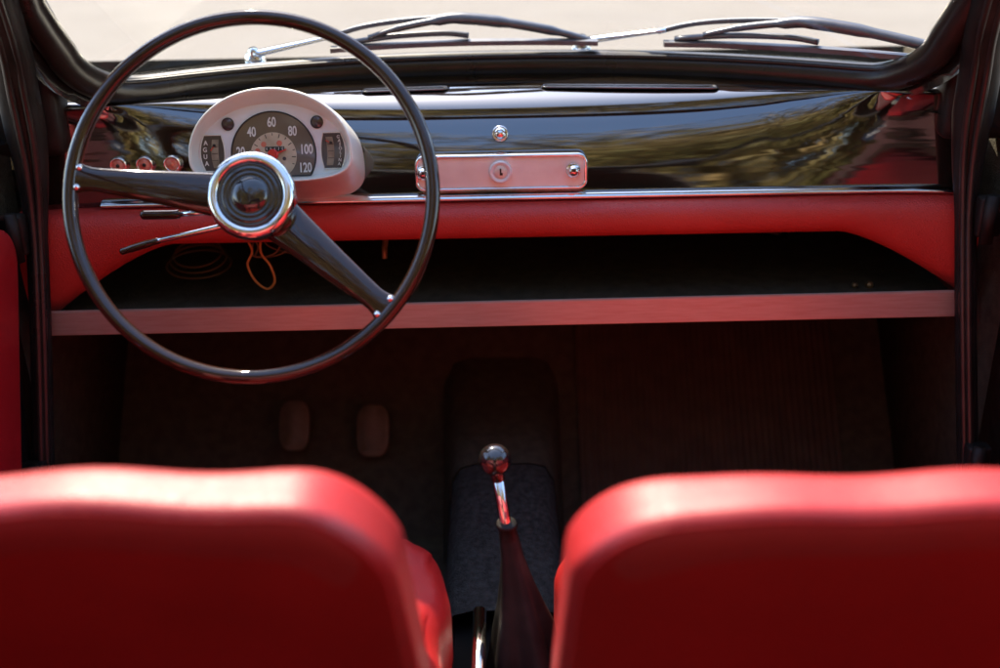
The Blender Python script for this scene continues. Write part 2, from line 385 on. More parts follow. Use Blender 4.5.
# parcel shelf with its metal lip
bm = bmesh.new(); box(bm, (0, 1.49, .668), (1.20, .40, .008)); sh = obj('parcel_shelf', bm, 'carpet', dash, smooth=False)
bm = bmesh.new(); V = []
for y in (1.277, 1.283):
    V.append([bm.verts.new(q) for q in ((-.589, y, .6605), (.606, y, .6635), (.586, y, .6985), (-.570, y, .6935))])
bm.faces.new(V[0]); bm.faces.new(V[1][::-1])
for k in range(4): bm.faces.new((V[0][k], V[0][(k+1) % 4], V[1][(k+1) % 4], V[1][k]))
bmesh.ops.bevel(bm, geom=bm.edges[:], offset=.0012, segments=2, affect='EDGES')
obj('rail', bm, 'alu', sh, smooth=False)
# bits under the dashboard seen above the shelf
bm = bmesh.new(); box(bm, (-.02, 1.46, .775), (.9, .05, .016), .003); tube(bm, smooth_path([(-.4, 1.5, .72), (-.1, 1.52, .75), (.2, 1.5, .74), (.42, 1.5, .70)]), .006); obj('cross_brace', bm, 'body', dash)
bm = bmesh.new()
tube(bm, smooth_path([(-.145, 1.36, .775), (-.148, 1.37, .755), (-.152, 1.38, .735), (-.153, 1.38, .72)]), .004); obj('bracket', bm, 'tan', dash)
bm = bmesh.new(); tube(bm, smooth_path([(-.05, 1.40, .775), (-.035, 1.40, .752), (-.018, 1.40, .75), (-.012, 1.40, .77)]), .0035); obj('bracket', bm, 'leather', dash)
for (x, z, r) in ((.498, .676, .005), (.478, .676, .004), (.335, .758, .005)):
    bm = bmesh.new(); lathe(bm, (x, 1.36, z-.0), (0, -1, .3), [(0, .003), (r*.7, .002), (r, 0), (r, -.004), (0, -.004)], 14); obj('screw', bm, 'tan', dash)
# pull knobs left of the instruments
for x in (-.4741, -.4416, -.4076):
    t = tz(x, .865); p = dpt(x, t); n = Vector((0, -1, .06)).normalized()
    bm = bmesh.new(); lathe(bm, p, n, [(.0, -.01), (.010, -.01), (.0105, .002), (.0112, .004), (.0112, .006), (.0106, .009), (.0092, .010), (.0080, .009), (.0076, .0075), (0, .0075)], 32)
    k = obj('pull_knob', bm, 'chrome', dash)
    bm = bmesh.new(); lathe(bm, p, n, [(0, .0095), (.004, .0092), (.0074, .0082), (.0076, .0072)], 24); obj('lens', bm, 'amber', k)
    bm = bmesh.new(); lathe(bm, p, n, [(0, .0106), (.0022, .0102), (.0026, .009)], 16); obj('emblem', bm, 'ink' if x < -.42 else 'palered', k)
# round chrome push button over the plate
t = tz(.005, .890); p = dpt(.005, t); n = dn(.005, t)*.5+Vector((0, -1, .05))*.5; n.normalize()
bm = bmesh.new(); lathe(bm, p, n, [(.0, -.01), (.0100, -.006), (.0105, .002), (.0100, .005), (.0082, .0065), (.0078, .0055), (.0070, .0085), (.0045, .0115), (0, .0125)], 32); obj('push_button', bm, 'chrome', dash)
# switch plate with lock
def rr_outline(cx, cz, hw, hh, r, n=8):
    pts = []
    for (sx, sz, a0) in ((1, -1, -90), (1, 1, 0), (-1, 1, 90), (-1, -1, 180)):
        for i in range(n+1):
            a = R(a0+90*i/n); pts.append((cx+sx*(hw-r)+r*math.cos(a), cz+sz*(hh-r)+r*math.sin(a)))
    return pts
def py_(z): return 1.3385+.0
bm = bmesh.new()
pcx, pcz = .0055, .8485
def ring(hw, hh, r, dy): return [Vector((x, 1.3375-dy + (z-pcz)*.13, z)) for x, z in rr_outline(pcx, pcz, hw, hh, r)]
rows = [ring(.1085, .0225, .012, -.035), ring(.1085, .0225, .012, .004), ring(.1075, .0215, .011, .0062), ring(.1058, .0198, .0095, .0066), ring(.1045, .0185, .0085, .0055), ring(.1040, .0180, .008, .0036)]
grid(bm, rows, closed_u=True); plate = obj('switch_plate', bm, 'chrome', dash)
bm = bmesh.new(); bm.faces.new([bm.verts.new(p) for p in ring(.1042, .0182, .0081, .0038)]); obj('plate_face', bm, 'plate', plate, smooth=False)
bm = bmesh.new(); lathe(bm, (.0045, 1.3337, .8495), (0, -1, .08), [(0, .004), (.0095, .004), (.0105, .0055), (.0125, .0065), (.0138, .0055), (.0145, .002), (.0145, -.002)], 40); lk = obj('lock', bm, 'face', plate)
bm = bmesh.new(); lathe(bm, (.0045, 1.3337, .8495), (0, -1, .08), [(0, .0058), (.0072, .0058), (.0082, .0048), (.0082, .003)], 32); obj('lock_barrel', bm, 'cluster', lk)
bm = bmesh.new(); box(bm, (.0045, 1.3275, .8505), (.0020, .001, .0085)); box(bm, (.0054, 1.3275, .8478), (.0036, .0012, .003)); obj('keyhole', bm, 'ink', lk, smooth=False)
for x, cone in ((-.0916, 0), (.0957, 1)):
    bm = bmesh.new(); lathe(bm, (x, 1.3337, .8500), (0, -1, .06), [(.0095, -.001), (.0095, .003), (.0085, .005), (.0062, .0062), (.0060, .012), (.0045, .014), (0, .0148)], 28); kb = obj('switch_knob', bm, 'chrome', plate)
    bm = bmesh.new(); box(bm, (x, 1.3187, .8535), (.0045, .002, .004), .0005); obj('knob_mark', bm, 'ink', kb, smooth=False)

# ------------------------------------------------------------------ instrument cluster
ic = thing('instrument_cluster', (-.264, 1.30, .83), 'silver half-round instrument cluster with speedometer and two gauges behind the steering wheel', 'instrument cluster')
tl = R(14); CO = Vector((-.2632, 1.250, .9215)); cu_, cv_ = Vector((math.cos(R(.3)), 0, math.sin(R(.3)))), Vector((0, math.sin(tl), math.cos(tl))); cn = Vector((0, -math.cos(tl), math.sin(tl)))
def cp(u, v, wv=0): return CO + cu_*u + cv_*v + cn*wv
def dshape(a, b1, b2, v0, n=96, e=3.2, u0=0):
    pts = []
    for i in range(n):
        t = 2*math.pi*i/n; c, s = math.cos(t), math.sin(t)
        if s >= 0: u, v = a*c, b1*s
        else:
            k = (abs(c)**e+abs(s)**e)**(-1/e); u, v = a*c*k, b2*s*k
        pts.append((u0+u, v0+v))
    return pts
def lay(pts, wv): return [cp(u, v, wv) for u, v in pts]
bm = bmesh.new()
back = [Vector((p.x, 1.345, max(.8115, p.z-.033-.022*max(0, (.92-p.z)/.05)))) for p in lay(dshape(.0965, .077, .034, -.022), 0)]
mid = [a.lerp(b, .5)+Vector((0, 0, .001)) for a, b in zip(lay(dshape(.0985, .0775, .036, -.022), 0), back)]
rows = [back, mid, lay(dshape(.0965, .0765, .0335, -.022), -.006), lay(dshape(.0953, .0757, .0325, -.022), -.0015), lay(dshape(.0943, .0747, .0317, -.022), -.0002), lay(dshape(.0930, .0733, .0305, -.022), -.0004),
        lay(dshape(.0915, .070, .0292, -.022), -.003), lay(dshape(.0885, .0605, .0275, -.022), -.016), lay(dshape(.087, .058, .0268, -.0222), -.018)]
grid(bm, rows, closed_u=True); obj('housing', bm, 'cluster', ic)
# face plate with openings cut as raised items on it
bm = bmesh.new(); bm.faces.new([bm.verts.new(p) for p in lay(dshape(.0895, .062, .0285, -.0225), -.0175)]); obj('face_plate', bm, 'face', ic, smooth=False)
W0 = -.0172
def disc(r, uv, wv, n=64, cut=None):
    bm = bmesh.new(); pts = []
    for i in range(n):
        a = 2*math.pi*i/n; u = uv[0]+r*math.cos(a); v = uv[1]+r*math.sin(a)
        if cut is not None: v = max(v, cut)
        pts.append((u, v))
    q = []
    for p in pts:
        if not q or (Vector(p)-Vector(q[-1])).length > 1e-6: q.append(p)
    bm.faces.new([bm.verts.new(cp(u, v, wv)) for u, v in q]); return bm
DU, DV = .0008, -.0225
dl = obj('speedometer', disc(.0492, (DU, DV), W0+.0004, cut=-.0475), 'dial', ic, smooth=False)
bm = bmesh.new(); pts = []
for i in range(80):
    a = 2*math.pi*i/80; pts.append(cp(DU+.0496*math.cos(a), max(DV+.0496*math.sin(a), -.0478), W0+.0006))
q = [pts[0]]
for p in pts[1:]:
    if (p-q[-1]).length > 1e-5: q.append(p)
tube(bm, q, .0009, 6, closed=True); obj('bezel', bm, 'ink', dl)
obj('inner_dial', disc(.0272, (DU, DV-.0015), W0+.0009, cut=-.0476), 'cream', dl, smooth=False)
tb = []
for s_, du, dv in (('20', -.0385, .0035), ('40', -.0245, .0262), ('60', -.0005, .0370), ('80', .0235, .0262), ('100', .0388, .0048), ('120', .0365, -.0165)):
    tb.append(mesh_text(s_, .0155, 'white', lambda x, y, z, du=du, dv=dv: cp(DU+du+x, DV+dv+y, W0+.0010+z), 'numerals', dl, .66, .00035))
obj('numerals', join(tb), 'white', dl, smooth=False)
bm = bmesh.new()
for k in range(13):
    a = R(205-k*19); r0, r1 = (.0215, .0262) if k % 2 else (.0235, .0262)
    d = Vector((math.cos(a), math.sin(a))); n_ = Vector((-d.y, d.x))*.00045; c0 = Vector((DU, DV-.0015))
    bm.faces.new([bm.verts.new(cp(*(c0+d*r+n_*s), W0+.0013)) for r, s in ((r0, -1), (r1, -1), (r1, 1), (r0, 1))])
obj('tick_marks', bm, 'ink', dl, smooth=False)
for (du, dv) in ((-.0185, .0045), (-.0110, .0120), (.0075, .0130)):
    bm = disc(.0032, (DU+du, DV+dv), W0+.0013, 20); obj('warning_symbol', bm, 'palered', dl, smooth=False)
tb = []
od = bmesh.new()
for i in range(5):
    u = DU-.0075+i*.0046; v = DV+.0065
    od.faces.new([od.verts.new(cp(u+a*.0021, v+b*.0027, W0+.0014)) for a, b in ((-1, -1), (1, -1), (1, 1), (-1, 1))])
od = obj('odometer', od, 'ink', dl, smooth=False)
for i, ch in enumerate('68430'):
    u = DU-.0075+i*.0046; v = DV+.0065
    tb.append(mesh_text(ch, .0048, 'white', lambda x, y, z, u=u, v=v: cp(u+x, v+y, W0+.0016+z), 'digits', od, .7, 0))
j = join(tb); obj('digits', j, 'white', dl, smooth=False)
bm = bmesh.new(); c0 = cp(DU-.0005, DV, W0+.002)
lathe(bm, c0, cn, [(.0064, 0), (.0064, .0015), (.0050, .0028), (0, .003)], 24)
d = Vector((math.cos(R(20)), math.sin(R(20)))); nn = Vector((-d.y, d.x)); V = []
for wv in (.0022, .0032): V.append([bm.verts.new(cp(DU+d.x*r+nn.x*s, DV+d.y*r+nn.y*s, W0+wv)) for r, s in ((-.007, -.0016), (.0168, -.0006), (.0168, .0006), (-.007, .0016))])
bm.faces.new(V[0]); bm.faces.new(V[1])
for k in range(4): bm.faces.new((V[0][k], V[0][(k+1) % 4], V[1][(k+1) % 4], V[1][k]))
obj('needle', bm, 'red', dl, smooth=False)
bm = disc(.0022, (DU+.0125, DV-.005), W0+.0015, 16); obj('reset_pin', bm, 'gauge', dl, smooth=False)
# warning lamps
for u in (-.0512, .0532):
    bm = bmesh.new(); c = cp(u, .0138, W0); lathe(bm, c, cn, [(.0076, 0), (.0074, .0012), (.0069, .0012), (.0066, -.0005)], 32); wl = obj('warning_lamp', bm, 'ink', ic)
    bm = bmesh.new(); lathe(bm, c, cn, [(.0069, .0004), (.005, .0012), (0, .0016)], 28); obj('lens', bm, 'lampglass', wl)
# side gauges
def gauge(s, word):
    uo, ui = .0855, .0580; vt, vb = .0015, -.0405
    outer = []
    n = 14
    for i in range(n+1):
        v = vb+(vt-vb)*i/n; vv = (v-(vt+vb)/2)/((vt-vb)/2); outer.append((s*(uo-.0055*vv*vv*1.0), v))
    inner = []
    for i in range(n+1):
        v = vt+(vb-vt)*i/n; vv = (v-(vt+vb)/2)/((vt-vb)/2); inner.append((s*(ui+.0020-.0035*vv*vv*-1 - .0035), v))
    P = outer+inner
    bm = bmesh.new(); bm.faces.new([bm.verts.new(cp(u, v, W0+.0004)) for u, v in P]); gg = obj('gauge', bm, 'gauge', ic, smooth=False)
    bm = bmesh.new(); tube(bm, [cp(u, v, W0+.0004) for u, v in P], .0008, 6, closed=True); obj('gauge_rim', bm, 'cluster', gg)
    bm = bmesh.new(); Q = []
    for i in range(n+1): v = vb+.004+(vt-vb-.009)*i/n; vv = (v-(vt+vb)/2)/.02; Q.append((s*(.0725-.003*vv*vv), v))
    for i in range(n+1): v = vt-.005-(vt-vb-.009)*i/n; vv = (v-(vt+vb)/2)/.02; Q.append((s*(.0640-.002*vv*vv), v))
    bm.faces.new([bm.verts.new(cp(u, v, W0+.0008)) for u, v in Q]); obj('scale', bm, 'gaugecream', gg, smooth=False)
    bm = bmesh.new()
    for v in (-.012, -.020, -.028):
        bm.faces.new([bm.verts.new(cp(s*(.0683+a), v+b, W0+.0011)) for a, b in ((-.0035, -.0003), (.0035, -.0003), (.0035, .0003), (-.0035, .0003))])
    lathe(bm, cp(s*.0685, -.0105, W0+.001), cn, [(.0018, 0), (.0016, .001), (0, .0012)], 14)
    obj('pivot', bm, 'ink', gg, smooth=False)
    bm = bmesh.new(); a0 = Vector((s*.0685, -.0110)); a1 = a0+Vector((-.0045, -.0055) if s < 0 else (-.0055, .0035)); n_ = Vector((-(a1-a0).y, (a1-a0).x)).normalized()*.0005
    bm.faces.new([bm.verts.new(cp(*q, W0+.0014)) for q in (a0-n_, a1-n_, a1+n_, a0+n_)]); obj('needle', bm, 'red', gg, smooth=False)
    tb = []; k = len(word); sp = .0080 if k == 4 else .0045; v0 = -.0195+sp*(k-1)/2
    for i, ch in enumerate(word):
        v = v0-i*sp; vv = (v-(vt+vb)/2)/((vt-vb)/2); u = s*(.0797-.0042*vv*vv*(.9 if k > 4 else 1)) ; rt = 0 if k == 4 else R(-8)
        sz = .0074 if k == 4 else .0052
        tb.append(mesh_text(ch, sz, 'white', lambda x, y, z, u=u, v=v, rt=rt: cp(u+x*math.cos(rt)-y*math.sin(rt), v+x*math.sin(rt)+y*math.cos(rt), W0+.0010+z), 'lettering', gg, .9, .0002 if k == 4 else .00008))
    obj('lettering', join(tb), 'white', gg, smooth=False)
gauge(-1, 'AGUA'); gauge(1, 'GASOLINA')

# ------------------------------------------------------------------ steering wheel
WC = Vector((-.2580, 1.107, .8915)); wt = R(27); wu, wv_ = Vector((1, 0, 0)), Vector((0, math.sin(wt), math.cos(wt))); wn = Vector((0, -math.cos(wt), math.sin(wt)))
def wp(u, v, h=0): return WC+wu*u+wv_*v+wn*h
sw = thing('steering_wheel', WC, 'thin two-spoke steering wheel of shiny dark brown bakelite with chrome ringed hub', 'steering wheel')
RR = .1905
bm = bmesh.new(); rows = []
for i in range(128):
    a = 2*math.pi*i/128; c, s = math.cos(a), math.sin(a); r = []
    for k in range(16):
        b = 2*math.pi*k/16; rad = .0079
        r.append(wp((RR+rad*math.cos(b))*c, (RR+rad*math.cos(b))*s, rad*1.1*math.sin(b)))
    rows.append(r)
grid(bm, rows, closed_u=True, closed_v=True); obj('rim', bm, 'plastic', sw)
for ang in (173.0, -41.0):
    a = R(ang); d = Vector((math.cos(a), math.sin(a))); p_ = Vector((-d.y, d.x)); rows = []
    for i in range(25):
        t = i/24; r = .030+(RR-.030)*t
        hwid = .0250*(1-t)**1.15+.0115*t + .009*max(0, (t-.84)/.16)**2
        hh = .010*(1-t)+.006*t; hc = -.020*(1-t)**1.5
        row = []
        for k in range(20):
            b = 2*math.pi*k/20; cb, sb = math.cos(b), math.sin(b)
            ridge = hh*(sb if sb < 0 else sb**.7)
            q = d*r+p_*hwid*cb; row.append(wp(q.x, q.y, hc+ridge))
        rows.append(row)
    bm = bmesh.new(); grid(bm, rows, closed_u=True); sp = obj('spoke', bm, 'plastic', sw)
    bm = bmesh.new()
    for sgn in (-1, 1):
        q = d*(RR-.008)+p_*.0105*sgn; lathe(bm, wp(q.x, q.y, .002), wn, [(0, .0065), (.003, .0055), (.0042, .002), (.0042, -.004)], 12)
    obj('rivet', bm, 'chrome', sp)
bm = bmesh.new(); lathe(bm, WC, wn, [(.0300, -.085), (.0320, -.06), (.0370, -.040), (.0445, -.022), (.0450, -.010), (.042, -.004)], 56); obj('hub_shroud', bm, 'plastic', sw)
bm = bmesh.new(); lathe(bm, WC, wn, [(.0435, -.010), (.0462, -.006), (.0468, 0), (.0455, .0055), (.0425, .009), (.0385, .0102), (.0355, .0092), (.0342, .007), (.0340, .003)], 72); obj('chrome_ring', bm, 'chrome', sw)
bm = bmesh.new(); lathe(bm, WC, wn, [(.0345, .004), (.0335, .0078), (.0318, .0085), (.0305, .0070), (.0290, .0085), (.0268, .0092), (.0255, .0076), (.0235, .0090), (.0215, .0092), (.0200, .0076), (.0180, .0105), (.0130, .0135), (.0070, .0150), (0, .0155)], 72); obj('horn_button', bm, 'caps', sw)
bm = bmesh.new(); tube(bm, [WC+wn*-.08, WC+wn*-.25, WC+wn*-.62], .019, 20); obj('column', bm, 'rubber', sw)

# ------------------------------------------------------------------ stalks
st = thing('indicator_stalk', (-.28, 1.20, .83), 'long thin chrome indicator stalk with black tip, below the left spoke of the steering wheel', 'stalk')
bm = bmesh.new(); tube(bm, smooth_path([(-.262, 1.22, .842), (-.314, 1.2, .8297), (-.396, 1.2, .8117)]), [.0032]*17, 12); obj('rod', bm, 'chrome', st)
bm = bmesh.new(); tube(bm, smooth_path([(-.392, 1.2, .8125), (-.402, 1.2, .8100), (-.418, 1.2, .8055), (-.434, 1.2, .8008), (-.440, 1.2, .799)], 4), [.0028]+[.004]*4+[.0046]*6+[.004]*4+[.003, .0015], 12); obj('tip', bm, 'plastic', st)
st = thing('light_stalk', (-.33, 1.23, .84), 'short stubby black light switch lever with chrome collar, just above the long chrome stalk', 'stalk')
bm = bmesh.new(); tube(bm, [(-.26, 1.21, .847), (-.345, 1.2, .8448), (-.366, 1.2, .8438)], .0032, 12); obj('rod', bm, 'chrome', st)
bm = bmesh.new(); tube(bm, smooth_path([(-.364, 1.2, .844), (-.372, 1.2, .8435), (-.390, 1.2, .8435), (-.404, 1.2, .8436), (-.410, 1.2, .8436)], 4), [.0032]+[.0055]*13+[.0045, .003, .001], 12); obj('tip', bm, 'plastic', st)

# ------------------------------------------------------------------ loose wires
wi = thing('wire_bundle', (-.31, 1.35, .70), 'tangle of thin orange and brown wires hanging under the dashboard behind the wheel hub', 'wires')
ow = [(-.330, 1.35, .79), (-.328, 1.35, .765), (-.322, 1.348, .745), (-.329, 1.345, .728), (-.322, 1.345, .706), (-.307, 1.345, .693), (-.296, 1.345, .704), (-.300, 1.347, .725), (-.311, 1.35, .742), (-.308, 1.35, .765), (-.300, 1.35, .79)]
bm = bmesh.new(); tube(bm, smooth_path(ow), .0017, 8); obj('wire', bm, 'wireo', wi)
for k in range(5):
    ow2 = [(-.325+.012*k, 1.36, .79)] + [(-.325+.012*k+random.uniform(-.012, .02), 1.36+.006*k, .77-.018*i+random.uniform(-.004, .004)) for i in range(3)] + [(-.29+.012*k, 1.36, .742), (-.28+.012*k, 1.36, .79)]
    bm = bmesh.new(); tube(bm, smooth_path(ow2), .0014, 8); obj('wire', bm, 'wireb', wi)
wi2 = thing('wire_coil', (-.42, 1.42, .68), 'flat coil of dull brown wire lying at the left end of the parcel shelf', 'wires')
for k in range(3):
    bm = bmesh.new(); rows = [(-.42+(.045-.006*k)*math.cos(a), 1.44+.03*math.sin(a), .695+.008*k+.010*math.sin(a)) for a in [2*math.pi*i/30 for i in range(30)]]
    tube(bm, rows, .0013, 8, closed=True); obj('wire', bm, 'wireb', wi2)

# ------------------------------------------------------------------ wipers
def wiper(dx, label):
    t = thing('windscreen_wiper', (-.32+dx, 1.56, .96), label, 'wiper', 'wipers on the windscreen')
    def q(x, z, o=.018): x += dx; return scr(x, z, o)
    bm = bmesh.new(); pv = q(-.325, .962, .05)
    lathe(bm, pv, (0, -.5, .85), [(.014, -.02), (.014, .006), (.011, .012), (.006, .015), (.006, .020), (0, .022)], 20); obj('pivot', bm, 'chrome', t)
    bm = bmesh.new(); a0, a1 = pv+Vector((0, -.004, .010)), q(-.215, .993, .034); tube(bm, smooth_path([a0, a0.lerp(a1, .3), a0.lerp(a1, .6), a1], 3), [.0115, .0115, .011, .0105, .010, .009, .0085, .008, .0075, .007], 10, flat=.45); arm = obj('arm', bm, 'chrome', t)
    bm = bmesh.new(); tube(bm, smooth_path([q(-.225, .990, .036), q(-.18, 1.003, .036), q(-.12, 1.010, .036), q(-.055, 1.0135, .03)], 5), .0036, 8); obj('arm_rod', bm, 'wiper', arm)
    bm = bmesh.new(); tube(bm, smooth_path([q(-.170, .990), q(-.13, 1.001, .022), q(-.075, 1.010, .026), q(-.045, 1.012, .026), q(.02, 1.004, .024), q(.09, .990, .021), q(.137, .976, .018)], 5), [.005]*5+[.007]*5+[.0105]*5+[.0115]*5+[.0095]*5+[.007]*5+[.004], 10, flat=.7); obj('bridge', bm, 'wiper', t)
    bm = bmesh.new(); tube(bm, smooth_path([q(-.205, .983), q(-.14, .990, .02), q(-.07, .992, .02), q(-.035, .988, .018)], 5), .0058, 8, flat=.7); obj('link', bm, 'wiper', t)
    bm = bmesh.new(); b0, b1 = -.220, .140; rows = []
    for i in range(31):
        x = b0+(b1-b0)*i/30; z = .9765 + .002*math.sin(math.pi*i/30)
        p0 = q(x, z, .003); p1 = q(x, z+.001, .014); rows.append([p0+Vector((0, 0, -.003)), p1+Vector((0, 0, -.004)), p1+Vector((0, 0, .004)), p0+Vector((0, 0, .003))])
    V = grid(bm, rows, closed_u=True); bm.faces.new(V[0]); bm.faces.new(V[-1][::-1]); obj('blade', bm, 'wiper', t, smooth=False)
wiper(0, 'grey windscreen wiper outside the glass, seen through the top of the steering wheel')
wiper(.447, 'grey windscreen wiper outside the glass, on the passenger side to the right of centre')

# ------------------------------------------------------------------ seats
def seat(x0, x1, ztop, sg, label, loc, rad):
    t = thing('front_seat', loc, label, 'car seat', 'front seats')
    cx, wd = (x0+x1)/2, x1-x0; H = .50; T = .068; zc = ztop-H/2
    def df(p):
        x, y, z = p; u = (z+H/2)/H
        side = (abs(x)/(wd/2))
        y2 = y + .014*(side**3)*(1 if y > 0 else -.2)      # gentle wrap
        if y > 0: y2 += .010*(1-side**4)*math.sin(math.pi*min(1, max(0, u))) + (.003*abs(math.sin(math.pi*x/.045)) if (abs(x) < wd/2-.07 and abs(z) < H/2-.07) else 0)
        else: y2 += .006*(1-side**2)*math.sin(math.pi*min(1, max(0, u)))
        x2 = x*(1-.045*max(0, u-.5)*2) 
        z2 = z + (.004*math.sin(x*17+1)+.0025*math.sin(x*41) if z > H/2-.05 else 0)
        if z > 0 and abs(y) < T/2: z2 -= .004*(side**4)
        if z > 0: z2 -= .036*max(0, (abs(x)-(wd/2-.085))/.085)**2.6
        if sg < 0: z2 -= .030*(x+.24)
        lean = -(z2-H/2)*.36
        return Vector((x2, y2+lean, z2))
    bm = bmesh.new(); rbox(bm, (cx, .595, zc), (wd, T, H), (rad, .026, .034), 40, df, 2.4); bk = obj('backrest', bm, 'leather', t)
    def dpn(p):
        ex = min(1, abs(p.x)/((wd-.016)/2)); ez = min(1, abs(p.z)/((H-.012)/2))
        dome = .0075*(1-ex**5)*(1-ez**5)
        return df(Vector((p.x, -T/2+.0115+p.y-dome-.002, p.z-.001)))
    bm = bmesh.new(); rbox(bm, (cx, .595, zc), (wd-.016, .012, H-.012), (rad-.010, .004, .036), 30, dpn); obj('shaded_back_panel', bm, 'backshade', bk)  # added panel that carries the shaded finish of the seat back
    bm = bmesh.new(); 
    def dc(p):
        x, y, z = p; s_ = abs(x)/((wd+.02)/2); z2 = z
        if z > 0: z2 += .018*(1-s_**2) + (.004*abs(math.sin(math.pi*x/.045)) if s_ < .8 else 0)
        x2 = x + (.004*math.sin(y*60) if s_ > .9 else 0)
        return Vector((x2, y, z2+y*.12))
    rbox(bm, (cx+(-.003 if sg > 0 else .026), .80, .435), (wd+.006, .44, .14), (.05, .05, .045), 34, dc); obj('cushion', bm, 'leather', t)
    for s in (-1, 1):
        bm = bmesh.new(); x = cx+s*(wd/2-.04); tube(bm, smooth_path([(x, 1.0, .235), (x, .96, .33), (x, .90, .385), (x, .66, .36), (x, .60, .25), (x, .55, .23)]), .010, 10); obj('seat_frame', bm, 'chrome', t)
    return t
seat(-.548, -.061, .853, 1, 'red leather front seat on the left, behind the steering wheel', (-.31, .8, .22), .062)
seat(.034, .520, .846, -1, 'red leather front seat on the right, passenger side of the gear lever', (.28, .8, .22), .070)
rb = thing('rear_seat', (0, -.4, .22), 'wide darkened red rear bench seat behind the viewer', 'car seat')
def dr(p):
    x, y, z = p; return Vector((x, y+(.004*abs(math.sin(math.pi*x/.06)) if y > 0 else 0)-z*.25, z))
bm = bmesh.new(); rbox(bm, (0, -.52, .66), (1.16, .13, .50), .05, 24, dr); obj('backrest', bm, 'rear', rb)
bm = bmesh.new(); rbox(bm, (0, -.30, .42), (1.16, .42, .16), .05, 20); obj('cushion', bm, 'rear', rb)

# ------------------------------------------------------------------ doors
def door(s, label):
    bm = bmesh.new(); rows = []
    for y in (.20, .5, .8, 1.0, 1.250): rows.append([(s*.640, y, .22), (s*.700, y, .40), (s*.705, y, .65), (s*.680, y, .80), (s*.635, y, .865), (s*.600, y, .862), (s*.600, y, .84), (s*.600, y, .24)])
    V = grid(bm, rows, closed_u=True); bm.faces.new(V[0]); bm.faces.new(V[-1][::-1]); t = obj('door', bm, 'body', car, angle=35)
    # pleated card
    def dd(p):
        x, y, z = p
        if x*s < 0 and abs(y) < .46 and abs(z) < .22: x += s*(.004-.004*abs(math.sin(math.pi*(z*1.0+y*.45)/.035)))
        y += max(0, y/.485)*z*.45
        return Vector((x, y, z))
    bm = bmesh.new(); rbox(bm, (s*.585, .665, .568), (.030, .97, .52), (.014, .06, .06), 44, dd); obj('door_card', bm, 'card', t)
    bm = bmesh.new(); tube(bm, smooth_path([(s*.590, 1.04, .34), (s*.590, 1.165, .60), (s*.590, 1.255, .78), (s*.590, 1.26, .81), (s*.592, 1.23, .832), (s*.592, 1.0, .836), (s*.592, .3, .836)]), .004, 10); obj('card_edge', bm, 'rubber', t)
    # quarter light frame
    P = smooth_path([(s*.598, 1.175, .872), (s*.592, 1.165, .93), (s*.575, 1.09, 1.08), (s*.558, .99, 1.26), (s*.556, .95, 1.27), (s*.574, .93, 1.1), (s*.604, .93, .90), (s*.606, .96, .872), (s*.604, 1.08, .872)], 6, True)
    bm = bmesh.new(); tube(bm, P, .0045, 8, closed=True); obj('quarter_light', bm, 'chrome', t)
    bm = bmesh.new(); bm.faces.new([bm.verts.new(p) for p in P]); obj('glass', bm, 'glass', t, smooth=False)
    bm = bmesh.new(); lathe(bm, (s*.575, .85, .70), (-s, 0, 0), [(.018, 0), (.016, .01), (.010, .014), (.010, .022), (0, .023)], 20); tube(bm, [(s*.556, .85, .70), (s*.553, .92, .67)], .006); obj('handle', bm, 'chrome', t)
door(-1, '')
door(1.045, '')

# ------------------------------------------------------------------ gear lever, handbrake, pedals, mat
gl = thing('gear_lever', (.02, .98, .385), 'gear lever with glossy black ball knob, chrome shaft and black rubber boot on the tunnel', 'gear lever')
bm = bmesh.new(); bmesh.ops.create_uvsphere(bm, u_segments=32, v_segments=20, radius=.0178)
for v in bm.verts: v.co = Vector((v.co.x, v.co.y, v.co.z*.97))+Vector((-.0080, 1.0, .629))
lathe(bm, (-.0080, 1.0, .629), (.12, -.04, -1), [(.008, .014), (.008, .023), (.006, .025)], 16); obj('knob', bm, 'caps', gl)
bm = bmesh.new(); tube(bm, [(-.006, 1.0, .612), (.0035, .992, .545), (.006, .99, .52)], .0062, 16); obj('shaft', bm, 'chrome', gl)
bm = bmesh.new(); rows = []
prof = [(0, .0105), (.02, .0115), (.025, .009), (.10, .011), (.2, .0125), (.35, .018), (.5, .025), (.7, .036), (.88, .046), (1, .053)]
for t, r in prof:
    c = Vector((.003, .992, .556)).lerp(Vector((.030, .955, .358)), t); rows.append([c+Vector((r*math.cos(a)*(1+.17*math.sin(a*5+1)*min(1, t*1.6)), r*1.1*math.sin(a)*(1+.17*math.sin(a*5+1)*min(1, t*1.6)), 0)) for a in [2*math.pi*k/40 for k in range(40)]])
V = grid(bm, rows, closed_u=True); bm.faces.new(V[0]); obj('boot', bm, 'trim', gl)
bm = bmesh.new(); lathe(bm, (.030, .955, .356), (0, 0, 1), [(.052, 0), (.058, .004), (.064, .004), (.068, 0)], 40); obj('boot_ring', bm, 'chrome', gl)
hb = thing('handbrake', (-.03, .80, .38), 'straight bright chrome handbrake lever between the front seats', 'handbrake')
bm = bmesh.new(); tube(bm, [(-.0285, .985, .444), (-.0290, .93, .437), (-.033, .70, .405), (-.033, .60, .385)], .0075, 14); obj('lever', bm, 'chrome', hb)
bm = bmesh.new(); box(bm, (-.033, .60, .385), (.03, .06, .03), .004); obj('bracket', bm, 'rubber', hb)
